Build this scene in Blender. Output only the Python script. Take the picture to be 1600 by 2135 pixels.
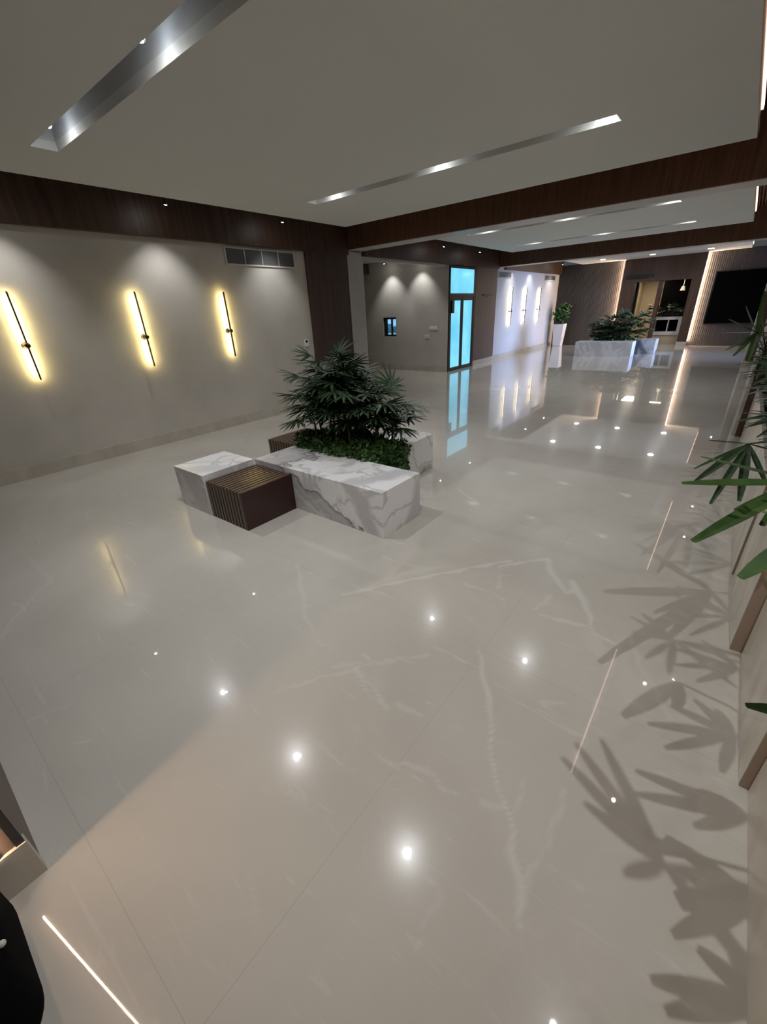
import bpy, bmesh, math, random
import numpy as np
from mathutils import Vector, Matrix, Euler
PI = math.pi
random.seed(7)
for o in list(bpy.data.objects): bpy.data.objects.remove(o)
SC = bpy.context.scene
COL = SC.collection

# ------------------------------------------------------------------ camera
CAM_H = 1.6
F_PX = 856.5785
R = np.array([[0.78450683, 0.6184003, -0.04615296],
              [0.23868143, -0.36980775, -0.89792728],
              [-0.57234622, 0.69341423, -0.43771738]])
cam_data = bpy.data.cameras.new('camera')
cam = bpy.data.objects.new('camera', cam_data); COL.objects.link(cam)
cam_data.sensor_fit = 'HORIZONTAL'; cam_data.sensor_width = 36.0
cam_data.lens = 36.0 * F_PX / 1600.0
cam_data.clip_start = 0.02; cam_data.clip_end = 100
cam.matrix_world = Matrix(((R[0][0], -R[1][0], -R[2][0], 0),
                           (R[0][1], -R[1][1], -R[2][1], 0),
                           (R[0][2], -R[1][2], -R[2][2], CAM_H),
                           (0, 0, 0, 1)))
SC.camera = cam
# ------------------------------------------------------------------ world, exposure
SC.view_settings.view_transform = 'Standard'
SC.view_settings.look = 'None'
SC.view_settings.exposure = 0.42
SC.view_settings.gamma = 1.0
SC.view_settings.use_curve_mapping = False
w = bpy.data.worlds.new('world'); SC.world = w; w.use_nodes = True
w.node_tree.nodes['Background'].inputs[0].default_value = (0.9, 0.95, 1.0, 1)
w.node_tree.nodes['Background'].inputs[1].default_value = 0.05
SC.cycles.max_bounces = 7
SC.cycles.diffuse_bounces = 4
SC.cycles.glossy_bounces = 4
SC.cycles.sample_clamp_indirect = 6
SC.cycles.blur_glossy = 0.3
SC.cycles.caustics_reflective = False
SC.cycles.caustics_refractive = False
SC.cycles.use_denoising = True

P_SLOT = 54.0      # slot downlights
P_WASH = 30.0      # wall washers
P_PLANT = 62.0     # spots above the right hand planters
E_DISC = 320.0     # lens brightness of a spot
E_SCONCE = 92.0
E_STRIP = 60.0

# large area light: daylight from the glazed side of the far bay
def area(name, loc, rot, sx, sy, power, colr):
    l = bpy.data.lights.new(name, 'AREA'); l.shape = 'RECTANGLE'; l.size = sx; l.size_y = sy
    l.energy = power; l.color = colr
    o = bpy.data.objects.new(name, l); COL.objects.link(o)
    o.location = loc; o.rotation_euler = rot
    return o
wd = area('window_daylight', (2.25, 15.9, 1.15), (0, math.radians(84), 0), 1.7, 2.6, 62, (0.40, 0.56, 1.0))
wd.data.spread = math.radians(44)

# ------------------------------------------------------------------ materials
def new_mat(name):
    m = bpy.data.materials.new(name); m.use_nodes = True
    nt = m.node_tree
    return m, nt, nt.nodes['Principled BSDF']
def node(nt, t, **kw):
    n = nt.nodes.new(t)
    for k, v in kw.items():
        if hasattr(n, k): setattr(n, k, v)
        else: n.inputs[k].default_value = v
    return n
def rgba(c): return (c[0], c[1], c[2], 1)
def mat_plain(name, c, rough=0.5, metal=0.0, spec=0.5, var=0.06, scale=6.0, bump=0.0):
    m, nt, b = new_mat(name)
    tc = node(nt, 'ShaderNodeTexCoord')
    n = node(nt, 'ShaderNodeTexNoise'); n.inputs['Scale'].default_value = scale; n.inputs['Detail'].default_value = 5
    nt.links.new(tc.outputs['Object'], n.inputs['Vector'])
    r = node(nt, 'ShaderNodeValToRGB')
    r.color_ramp.elements[0].position = .3; r.color_ramp.elements[1].position = .7
    r.color_ramp.elements[0].color = rgba([x * (1 - var) for x in c])
    r.color_ramp.elements[1].color = rgba([min(1, x * (1 + var)) for x in c])
    nt.links.new(n.outputs['Fac'], r.inputs['Fac']); nt.links.new(r.outputs['Color'], b.inputs['Base Color'])
    b.inputs['Roughness'].default_value = rough; b.inputs['Metallic'].default_value = metal
    b.inputs['Specular IOR Level'].default_value = spec
    if bump:
        bp = node(nt, 'ShaderNodeBump'); bp.inputs['Strength'].default_value = bump; bp.inputs['Distance'].default_value = .01
        nt.links.new(n.outputs['Fac'], bp.inputs['Height']); nt.links.new(bp.outputs['Normal'], b.inputs['Normal'])
    return m
def mat_emit(name, c, s):
    m = bpy.data.materials.new(name); m.use_nodes = True; nt = m.node_tree
    nt.nodes.clear()
    e = node(nt, 'ShaderNodeEmission'); e.inputs['Color'].default_value = rgba(c); e.inputs['Strength'].default_value = s
    o = node(nt, 'ShaderNodeOutputMaterial'); nt.links.new(e.outputs[0], o.inputs['Surface'])
    return m
def mat_wood(name, c, rough=0.35, axis='Z', grain=18.0, var=0.35):
    m, nt, b = new_mat(name)
    g = node(nt, 'ShaderNodeNewGeometry')
    mp = node(nt, 'ShaderNodeMapping')
    mp.inputs['Scale'].default_value = {'Z': (1, 1, .05), 'Y': (1, .05, 1), 'X': (.05, 1, 1)}[axis]
    nt.links.new(g.outputs['Position'], mp.inputs['Vector'])
    n = node(nt, 'ShaderNodeTexNoise'); n.inputs['Scale'].default_value = grain; n.inputs['Detail'].default_value = 8; n.inputs['Distortion'].default_value = .4
    nt.links.new(mp.outputs['Vector'], n.inputs['Vector'])
    r = node(nt, 'ShaderNodeValToRGB')
    r.color_ramp.elements[0].position = .32; r.color_ramp.elements[1].position = .68
    r.color_ramp.elements[0].color = rgba([x * (1 - var) for x in c])
    r.color_ramp.elements[1].color = rgba([x * (1 + var) for x in c])
    nt.links.new(n.outputs['Fac'], r.inputs['Fac']); nt.links.new(r.outputs['Color'], b.inputs['Base Color'])
    b.inputs['Roughness'].default_value = rough
    return m
def mat_floor():
    m, nt, b = new_mat('polished_marble_floor')
    L = nt.links.new
    g = node(nt, 'ShaderNodeNewGeometry')
    n1 = node(nt, 'ShaderNodeTexNoise'); n1.inputs['Scale'].default_value = .7; n1.inputs['Detail'].default_value = 6; n1.inputs['Distortion'].default_value = .8
    L(g.outputs['Position'], n1.inputs['Vector'])
    r1 = node(nt, 'ShaderNodeValToRGB')
    r1.color_ramp.elements[0].position = .3; r1.color_ramp.elements[1].position = .72
    r1.color_ramp.elements[0].color = (0.45, 0.42, 0.37, 1); r1.color_ramp.elements[1].color = (0.56, 0.53, 0.475, 1)
    L(n1.outputs['Fac'], r1.inputs['Fac'])
    # short pale flecks
    mp = node(nt, 'ShaderNodeMapping'); mp.inputs['Scale'].default_value = (1.3, 9, 1); mp.inputs['Rotation'].default_value = (0, 0, -.12)
    L(g.outputs['Position'], mp.inputs['Vector'])
    n2 = node(nt, 'ShaderNodeTexNoise'); n2.inputs['Scale'].default_value = 2.2; n2.inputs['Detail'].default_value = 7; n2.inputs['Roughness'].default_value = .6; n2.inputs['Distortion'].default_value = 1.0
    L(mp.outputs['Vector'], n2.inputs['Vector'])
    r2 = node(nt, 'ShaderNodeValToRGB')
    r2.color_ramp.elements[0].position = .60; r2.color_ramp.elements[0].color = (0, 0, 0, 1)
    r2.color_ramp.elements[1].position = .78; r2.color_ramp.elements[1].color = (.6, .6, .6, 1)
    L(n2.outputs['Fac'], r2.inputs['Fac'])
    mx = node(nt, 'ShaderNodeMix', data_type='RGBA'); L(r2.outputs['Color'], mx.inputs[0]); L(r1.outputs['Color'], mx.inputs[6]); mx.inputs[7].default_value = (0.66, 0.63, 0.58, 1)
    # procedural thin veins away from the hand laid ones
    n3 = node(nt, 'ShaderNodeTexNoise'); n3.inputs['Scale'].default_value = .55; n3.inputs['Detail'].default_value = 4; n3.inputs['Distortion'].default_value = 1.6
    L(g.outputs['Position'], n3.inputs['Vector'])
    s = node(nt, 'ShaderNodeMath', operation='SUBTRACT'); L(n3.outputs['Fac'], s.inputs[0]); s.inputs[1].default_value = .5
    a = node(nt, 'ShaderNodeMath', operation='ABSOLUTE'); L(s.outputs[0], a.inputs[0])
    mr = node(nt, 'ShaderNodeMapRange'); mr.inputs['From Min'].default_value = 0; mr.inputs['From Max'].default_value = .004
    mr.inputs['To Min'].default_value = .09; mr.inputs['To Max'].default_value = 0
    L(a.outputs[0], mr.inputs['Value'])
    mx2 = node(nt, 'ShaderNodeMix', data_type='RGBA'); L(mr.outputs[0], mx2.inputs[0]); L(mx.outputs[2], mx2.inputs[6]); mx2.inputs[7].default_value = (0.66, 0.62, 0.56, 1)
    at = node(nt, 'ShaderNodeAttribute'); at.attribute_name = 'vein'
    mx3 = node(nt, 'ShaderNodeMix', data_type='RGBA'); L(at.outputs['Fac'], mx3.inputs[0]); L(mx2.outputs[2], mx3.inputs[6]); mx3.inputs[7].default_value = (0.70, 0.68, 0.63, 1)
    # slab joints
    sx = node(nt, 'ShaderNodeSeparateXYZ'); L(g.outputs['Position'], sx.inputs[0])
    def joint(sock, off, size):
        ad = node(nt, 'ShaderNodeMath', operation='ADD'); L(sock, ad.inputs[0]); ad.inputs[1].default_value = off + 100 * size
        mo = node(nt, 'ShaderNodeMath', operation='MODULO'); L(ad.outputs[0], mo.inputs[0]); mo.inputs[1].default_value = size
        lt = node(nt, 'ShaderNodeMath', operation='LESS_THAN'); L(mo.outputs[0], lt.inputs[0]); lt.inputs[1].default_value = .0028
        return lt
    j1 = joint(sx.outputs[0], .645, 1.6); j2 = joint(sx.outputs[1], -1.52, 1.59)
    jm = node(nt, 'ShaderNodeMath', operation='MAXIMUM'); L(j1.outputs[0], jm.inputs[0]); L(j2.outputs[0], jm.inputs[1])
    jf = node(nt, 'ShaderNodeMath', operation='MULTIPLY'); L(jm.outputs[0], jf.inputs[0]); jf.inputs[1].default_value = .22
    mx4 = node(nt, 'ShaderNodeMix', data_type='RGBA'); L(jf.outputs[0], mx4.inputs[0]); L(mx3.outputs[2], mx4.inputs[6]); mx4.inputs[7].default_value = (0.2, 0.17, 0.14, 1)
    L(mx4.outputs[2], b.inputs['Base Color'])
    b.inputs['Roughness'].default_value = .17
    b.inputs['Specular IOR Level'].default_value = .12
    b.inputs['Coat Weight'].default_value = 1.0
    b.inputs['Coat Roughness'].default_value = .02
    b.inputs['Coat IOR'].default_value = 1.62
    return m
def mat_marble(name, seed=0.0, light=(0.80, 0.80, 0.82), dark=(0.20, 0.19, 0.19), swirl=False, clouds=.6):
    m, nt, b = new_mat(name); L = nt.links.new
    g = node(nt, 'ShaderNodeNewGeometry')
    mp = node(nt, 'ShaderNodeMapping'); mp.inputs['Location'].default_value = (seed, seed * .7, seed * 1.3)
    mp.inputs['Rotation'].default_value = (.3, .5, .6)
    L(g.outputs['Position'], mp.inputs['Vector'])
    n = node(nt, 'ShaderNodeTexNoise'); n.inputs['Scale'].default_value = 2.1; n.inputs['Detail'].default_value = 9; n.inputs['Distortion'].default_value = 1.3
    L(mp.outputs['Vector'], n.inputs['Vector'])
    s = node(nt, 'ShaderNodeMath', operation='SUBTRACT'); L(n.outputs['Fac'], s.inputs[0]); s.inputs[1].default_value = .5
    a = node(nt, 'ShaderNodeMath', operation='ABSOLUTE'); L(s.outputs[0], a.inputs[0])
    mr = node(nt, 'ShaderNodeMapRange'); mr.inputs['From Min'].default_value = 0; mr.inputs['From Max'].default_value = .05
    mr.inputs['To Min'].default_value = .42; mr.inputs['To Max'].default_value = 0
    L(a.outputs[0], mr.inputs['Value'])
    # broad grey drift bands
    wv = node(nt, 'ShaderNodeTexWave', wave_type='BANDS'); wv.inputs['Scale'].default_value = .55; wv.inputs['Distortion'].default_value = 7.0; wv.inputs['Detail'].default_value = 5; wv.inputs['Detail Scale'].default_value = 1.4
    L(mp.outputs['Vector'], wv.inputs['Vector'])
    r = node(nt, 'ShaderNodeValToRGB')
    r.color_ramp.elements[0].position = .56; r.color_ramp.elements[0].color = (0, 0, 0, 1)
    r.color_ramp.elements[1].position = .92; r.color_ramp.elements[1].color = (clouds, clouds, clouds, 1)
    L(wv.outputs['Fac'], r.inputs['Fac'])
    mx = node(nt, 'ShaderNodeMath', operation='MAXIMUM'); L(mr.outputs[0], mx.inputs[0]); L(r.outputs['Color'], mx.inputs[1])
    if swirl:
        # a layered grey drift that sinks from the left end of the front to its foot at the right
        sp = node(nt, 'ShaderNodeSeparateXYZ'); L(g.outputs['Position'], sp.inputs[0])
        k1 = node(nt, 'ShaderNodeMath', operation='MULTIPLY_ADD'); L(sp.outputs[0], k1.inputs[0]); k1.inputs[1].default_value = .40; k1.inputs[2].default_value = .40*2.81-.33
        k2 = node(nt, 'ShaderNodeMath', operation='ADD'); L(k1.outputs[0], k2.inputs[0]); L(sp.outputs[2], k2.inputs[1])
        n5 = node(nt, 'ShaderNodeTexNoise'); n5.inputs['Scale'].default_value = 5.5; n5.inputs['Detail'].default_value = 4; L(g.outputs['Position'], n5.inputs['Vector'])
        k3 = node(nt, 'ShaderNodeMath', operation='MULTIPLY_ADD'); L(n5.outputs['Fac'], k3.inputs[0]); k3.inputs[1].default_value = .34; k3.inputs[2].default_value = -.17
        k4 = node(nt, 'ShaderNodeMath', operation='ADD'); L(k2.outputs[0], k4.inputs[0]); L(k3.outputs[0], k4.inputs[1])
        rr = node(nt, 'ShaderNodeValToRGB'); mr2 = node(nt, 'ShaderNodeMapRange'); mr2.inputs['From Min'].default_value = -.32; mr2.inputs['From Max'].default_value = .08
        L(k4.outputs[0], mr2.inputs['Value']); L(mr2.outputs[0], rr.inputs['Fac'])
        cr = rr.color_ramp; cr.elements[0].position = 0; cr.elements[0].color = (.30, .30, .30, 1); cr.elements[1].position = 1; cr.elements[1].color = (0, 0, 0, 1)
        for ps, vv in ((.2, .5), (.34, .28), (.48, .6), (.58, .45), (.72, .62), (.79, .92), (.815, .05)):
            e = cr.elements.new(ps); e.color = (vv, vv, vv, 1)
        mx0 = mx; mx = node(nt, 'ShaderNodeMath', operation='MAXIMUM'); L(mx0.outputs[0], mx.inputs[0]); L(rr.outputs['Color'], mx.inputs[1])
    mc = node(nt, 'ShaderNodeMix', data_type='RGBA'); L(mx.outputs[0], mc.inputs[0]); mc.inputs[6].default_value = rgba(light); mc.inputs[7].default_value = rgba(dark)
    L(mc.outputs[2], b.inputs['Base Color'])
    b.inputs['Roughness'].default_value = .12
    return m
def mat_cream(name, c1, c2, rough=.25):
    m, nt, b = new_mat(name); L = nt.links.new
    g = node(nt, 'ShaderNodeNewGeometry')
    mp = node(nt, 'ShaderNodeMapping'); mp.inputs['Scale'].default_value = (2, 2.4, 1.1); mp.inputs['Rotation'].default_value = (.7, 0, .2)
    L(g.outputs['Position'], mp.inputs['Vector'])
    n = node(nt, 'ShaderNodeTexNoise'); n.inputs['Scale'].default_value = 1.6; n.inputs['Detail'].default_value = 6; n.inputs['Distortion'].default_value = 1.2
    L(mp.outputs['Vector'], n.inputs['Vector'])
    r = node(nt, 'ShaderNodeValToRGB')
    r.color_ramp.elements[0].position = .35; r.color_ramp.elements[0].color = rgba(c1)
    r.color_ramp.elements[1].position = .65; r.color_ramp.elements[1].color = rgba(c2)
    L(n.outputs['Fac'], r.inputs['Fac']); L(r.outputs['Color'], b.inputs['Base Color'])
    b.inputs['Roughness'].default_value = rough
    return m
def mat_leaf(name, c1, c2, rough=.5):
    m, nt, b = new_mat(name); L = nt.links.new
    tc = node(nt, 'ShaderNodeTexCoord')
    n = node(nt, 'ShaderNodeTexNoise'); n.inputs['Scale'].default_value = 7; n.inputs['Detail'].default_value = 3
    L(tc.outputs['Object'], n.inputs['Vector'])
    r = node(nt, 'ShaderNodeValToRGB')
    r.color_ramp.elements[0].position = .35; r.color_ramp.elements[0].color = rgba(c1)
    r.color_ramp.elements[1].position = .65; r.color_ramp.elements[1].color = rgba(c2)
    L(n.outputs['Fac'], r.inputs['Fac']); L(r.outputs['Color'], b.inputs['Base Color'])
    b.inputs['Roughness'].default_value = rough
    return m

M = {}
M['floor'] = mat_floor()
M['wall'] = mat_plain('textured_beige_wall', (0.47, 0.44, 0.39), rough=.75, var=.07, scale=2.2)
M['wall_white'] = mat_plain('pale_wall', (0.50, 0.485, 0.48), rough=.6, var=.03)
M['ceiling'] = mat_plain('matt_ceiling_paint', (0.60, 0.60, 0.57), rough=.9, var=.015, scale=1.0)
M['slotpaint'] = mat_plain('slot_paint', (0.46, 0.46, 0.46), rough=.8, var=.01)
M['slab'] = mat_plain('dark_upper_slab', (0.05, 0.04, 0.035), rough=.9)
M['stonetrim'] = mat_plain('grey_stone_trim', (0.42, 0.40, 0.37), rough=.45, var=.05, scale=3)
M['base'] = mat_cream('baseboard_marble', (0.40, 0.365, 0.30), (0.48, 0.44, 0.375), .3)
M['wood'] = mat_wood('dark_walnut_panel', (0.058, 0.028, 0.015), rough=.5)
M['wood2'] = mat_wood('walnut_beam_face', (0.115, 0.050, 0.026), rough=.5, grain=30)
M['woodgrey'] = mat_wood('taupe_fluted_panel', (0.060, 0.052, 0.050), rough=.6, grain=10, var=.15)
M['woodbrown'] = mat_wood('brown_wood_panel', (0.10, 0.068, 0.058), rough=.45, var=.15)
M['slat'] = mat_wood('warm_wood_slat', (0.30, 0.15, 0.07), axis='Y')
M['bench_wood'] = mat_wood('dark_bench_slat', (0.095, 0.058, 0.038), rough=.28, axis='Y', grain=25, var=.03)
M['bench_side'] = mat_plain('dark_bench_panel', (0.030, 0.008, 0.005), rough=.3)
M['marble1'] = mat_marble('grey_veined_marble', 0.35, light=(.78,.77,.77), dark=(.17,.155,.15), swirl=True, clouds=.4)
M['marble1b'] = mat_marble('grey_veined_marble_b', 3.2, light=(.78,.77,.77), dark=(.17,.155,.15), swirl=True, clouds=.4)
M['marble2'] = mat_marble('grey_veined_marble_pale', 5.1, light=(.76, .75, .75), dark=(.3, .28, .27), clouds=.3)
M['marble3'] = mat_marble('grey_banded_marble', 9.4, light=(.62, .61, .6), dark=(.16, .155, .155), clouds=.95)
M['cream'] = mat_cream('cream_travertine', (0.58, 0.53, 0.45), (0.70, 0.66, 0.58))
M['browncap'] = mat_wood('brown_end_face', (0.27, 0.205, 0.155), rough=.5, var=.1)
M['black'] = mat_plain('black_metal', (0.012, 0.012, 0.013), rough=.35, var=.05)
M['bronze'] = mat_plain('dark_bronze', (0.03, 0.022, 0.018), rough=.35, metal=.6)
M['white'] = mat_plain('white_plastic', (0.72, 0.72, 0.70), rough=.4, var=.02)
M['ventgrey'] = mat_plain('vent_grey', (0.16, 0.16, 0.16), rough=.5)
M['ventframe'] = mat_plain('vent_frame', (0.5, 0.48, 0.44), rough=.5)
M['screen'] = mat_plain('black_screen', (0.002, 0.002, 0.0025), rough=.8, spec=.02)
M['leaf'] = mat_leaf('palm_leaf_dark', (0.007, 0.022, 0.006), (0.022, 0.055, 0.014))
M['leafbright'] = mat_leaf('palm_leaf_green', (0.022, 0.055, 0.010), (0.055, 0.11, 0.022))
M['ivy'] = mat_leaf('ivy_leaf', (0.025, 0.07, 0.015), (0.07, 0.14, 0.03))
M['ficus'] = mat_leaf('ficus_leaf', (0.02, 0.06, 0.015), (0.07, 0.16, 0.04))
M['cane'] = mat_plain('brown_cane', (0.035, 0.03, 0.018), rough=.7, var=.3, scale=30)
M['soil'] = mat_plain('dark_soil', (0.02, 0.015, 0.01), rough=.95, var=.4, scale=40, bump=.6)
M['pot'] = mat_plain('white_glazed_pot', (0.72, 0.72, 0.75), rough=.25, var=.02)
M['fabric'] = mat_plain('black_fabric', (0.003, 0.003, 0.0035), rough=1, spec=.05, var=.2, scale=60)
M['olive'] = mat_plain('olive_fabric', (0.07, 0.07, 0.05), rough=.9, var=.2, scale=60)
M['hallcream'] = mat_plain('hall_cream', (0.55, 0.45, 0.31), rough=.5)
M['lens'] = mat_emit('spot_lens', (1.0, 0.98, 0.95), E_DISC)
M['lens_wash'] = mat_emit('spot_lens_wash', (1.0, 0.97, 0.93), E_DISC * .55)
M['sconce_light'] = mat_emit('sconce_light', (1.0, 0.80, 0.34), E_SCONCE)
M['strip'] = mat_emit('warm_strip', (1.0, 0.72, 0.50), E_STRIP)
M['strip_cove'] = mat_emit('warm_cove_strip', (1.0, 0.62, 0.44), 2.6)
M['strip_near'] = mat_emit('warm_strip_near', (1.0, 0.70, 0.46), 60.0)
M['fill_back'] = mat_emit('warm_fill_back', (1.0, 0.70, 0.46), 9.0)
M['glass_lit'] = None

def mat_litglass():
    m, nt, b = new_mat('frosted_blue_glass'); L = nt.links.new
    g = node(nt, 'ShaderNodeNewGeometry')
    n = node(nt, 'ShaderNodeTexNoise'); n.inputs['Scale'].default_value = 1.4; n.inputs['Detail'].default_value = 2
    L(g.outputs['Position'], n.inputs['Vector'])
    r = node(nt, 'ShaderNodeValToRGB')
    r.color_ramp.elements[0].position = .35; r.color_ramp.elements[0].color = (0.10, 0.40, 0.56, 1)
    r.color_ramp.elements[1].position = .7; r.color_ramp.elements[1].color = (0.17, 0.52, 0.70, 1)
    L(n.outputs['Fac'], r.inputs['Fac'])
    L(r.outputs['Color'], b.inputs['Emission Color']); b.inputs['Emission Strength'].default_value = 1.15
    b.inputs['Base Color'].default_value = (0.05, 0.12, 0.15, 1); b.inputs['Roughness'].default_value = .12
    return m
M['glass_lit'] = mat_litglass()

# ------------------------------------------------------------------ mesh helpers
class MB:
    def __init__(s): s.v = []; s.f = []
    def quad(s, a, b, c, d):
        i = len(s.v); s.v += [tuple(a), tuple(b), tuple(c), tuple(d)]; s.f.append((i, i+1, i+2, i+3)); return s
    def box(s, x0, x1, y0, y1, z0, z1):
        i = len(s.v)
        s.v += [(x0,y0,z0),(x1,y0,z0),(x1,y1,z0),(x0,y1,z0),(x0,y0,z1),(x1,y0,z1),(x1,y1,z1),(x0,y1,z1)]
        for q in ((3,2,1,0),(4,5,6,7),(0,1,5,4),(1,2,6,5),(2,3,7,6),(3,0,4,7)): s.f.append(tuple(i+k for k in q))
        return s
    def frustum(s, cx, cy, z0, z1, hx0, hy0, hx1, hy1):
        i = len(s.v)
        for z, hx, hy in ((z0,hx0,hy0),(z1,hx1,hy1)):
            s.v += [(cx-hx,cy-hy,z),(cx+hx,cy-hy,z),(cx+hx,cy+hy,z),(cx-hx,cy+hy,z)]
        for q in ((3,2,1,0),(4,5,6,7),(0,1,5,4),(1,2,6,5),(2,3,7,6),(3,0,4,7)): s.f.append(tuple(i+k for k in q))
        return s
    def tube(s, pts, rad, n=8, cap=True):
        pts = [Vector(p) for p in pts]
        rads = rad if isinstance(rad, (list, tuple)) else [rad]*len(pts)
        rings = []
        for k, p in enumerate(pts):
            t = (pts[min(k+1, len(pts)-1)] - pts[max(k-1, 0)]).normalized()
            u = t.cross(Vector((0,0,1)) if abs(t.z) < .9 else Vector((1,0,0))).normalized(); v = t.cross(u)
            i = len(s.v); rings.append(i)
            for j in range(n):
                a = 2*PI*j/n; s.v.append(tuple(p + (u*math.cos(a) + v*math.sin(a))*rads[k]))
        for a, b in zip(rings, rings[1:]):
            for j in range(n): s.f.append((a+j, a+(j+1)%n, b+(j+1)%n, b+j))
        if cap:
            s.f.append(tuple(rings[0]+j for j in range(n))[::-1]); s.f.append(tuple(rings[-1]+j for j in range(n)))
        return s
    def sphere(s, c, r, n=10, m=7, sc=(1,1,1)):
        i = len(s.v)
        for a in range(m+1):
            th = PI*a/m
            for b in range(n):
                ph = 2*PI*b/n
                s.v.append((c[0]+r*sc[0]*math.sin(th)*math.cos(ph), c[1]+r*sc[1]*math.sin(th)*math.sin(ph), c[2]+r*sc[2]*math.cos(th)))
        for a in range(m):
            for b in range(n): s.f.append((i+a*n+b, i+(a+1)*n+b, i+(a+1)*n+(b+1)%n, i+a*n+(b+1)%n))
        return s
def wloc(o):
    v = Vector((0,0,0))
    while o is not None: v += o.location; o = o.parent
    return v
def build(name, mb, mat, parent=None, base=None, smooth=False, bevel=0.0):
    """one mesh object; vertices are given in world coordinates"""
    vs = np.array(mb.v, float)
    if parent is not None: org = wloc(parent)
    elif base is not None: org = Vector(base)
    else: org = Vector(((vs[:,0].min()+vs[:,0].max())/2, (vs[:,1].min()+vs[:,1].max())/2, vs[:,2].min()))
    me = bpy.data.meshes.new(name)
    me.from_pydata([tuple(v) for v in (vs - np.array(org))], [], mb.f); me.update()
    if isinstance(mat, str): mat = M[mat]
    me.materials.append(mat)
    if smooth:
        for p in me.polygons: p.use_smooth = True
    o = bpy.data.objects.new(name, me); COL.objects.link(o)
    if parent is not None: o.parent = parent; o.location = (0,0,0)
    else: o.location = org
    if bevel:
        bv = o.modifiers.new('bevel', 'BEVEL'); bv.width = bevel; bv.segments = 2
    return o
def tag(o, label, cat, group=None, kind=None):
    o['label'] = label; o['category'] = cat
    if group: o['group'] = group
    if kind: o['kind'] = kind
    return o
def thing(name, label, cat, loc=(0,0,0), group=None):
    o = bpy.data.objects.new(name, None); COL.objects.link(o); o.location = loc
    o.empty_display_size = .1
    return tag(o, label, cat, group)
def struct(name, mb, mat, label, parent=None, bevel=0):
    o = build(name, mb, mat, parent, bevel=bevel)
    if parent is None:
        o['kind'] = 'structure'; o['label'] = label; o['category'] = name.rstrip('0123456789_').replace('_', ' ').split(' ')[0]
    return o
def copy_tree(o, parent=None):
    c = o.copy(); COL.objects.link(c)
    if parent is not None: c.parent = parent
    for ch in [x for x in bpy.data.objects if x.parent == o]: copy_tree(ch, c)
    return c

def px2floor(x, y, z=0.0):
    d = R.T @ np.array([(x-800)/F_PX, (y-1067.5)/F_PX, 1.0])
    t = (z-CAM_H)/d[2]
    return d[0]*t, d[1]*t

# ------------------------------------------------------------------ room dimensions
XW = -6.23; XF = -6.15
ZC = 2.88; ZF = 2.60; ZT = 3.32
Y1a, Y1b = 6.80, 7.22
Y2a, Y2b = 13.50, 13.92
YB = 19.30

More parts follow.
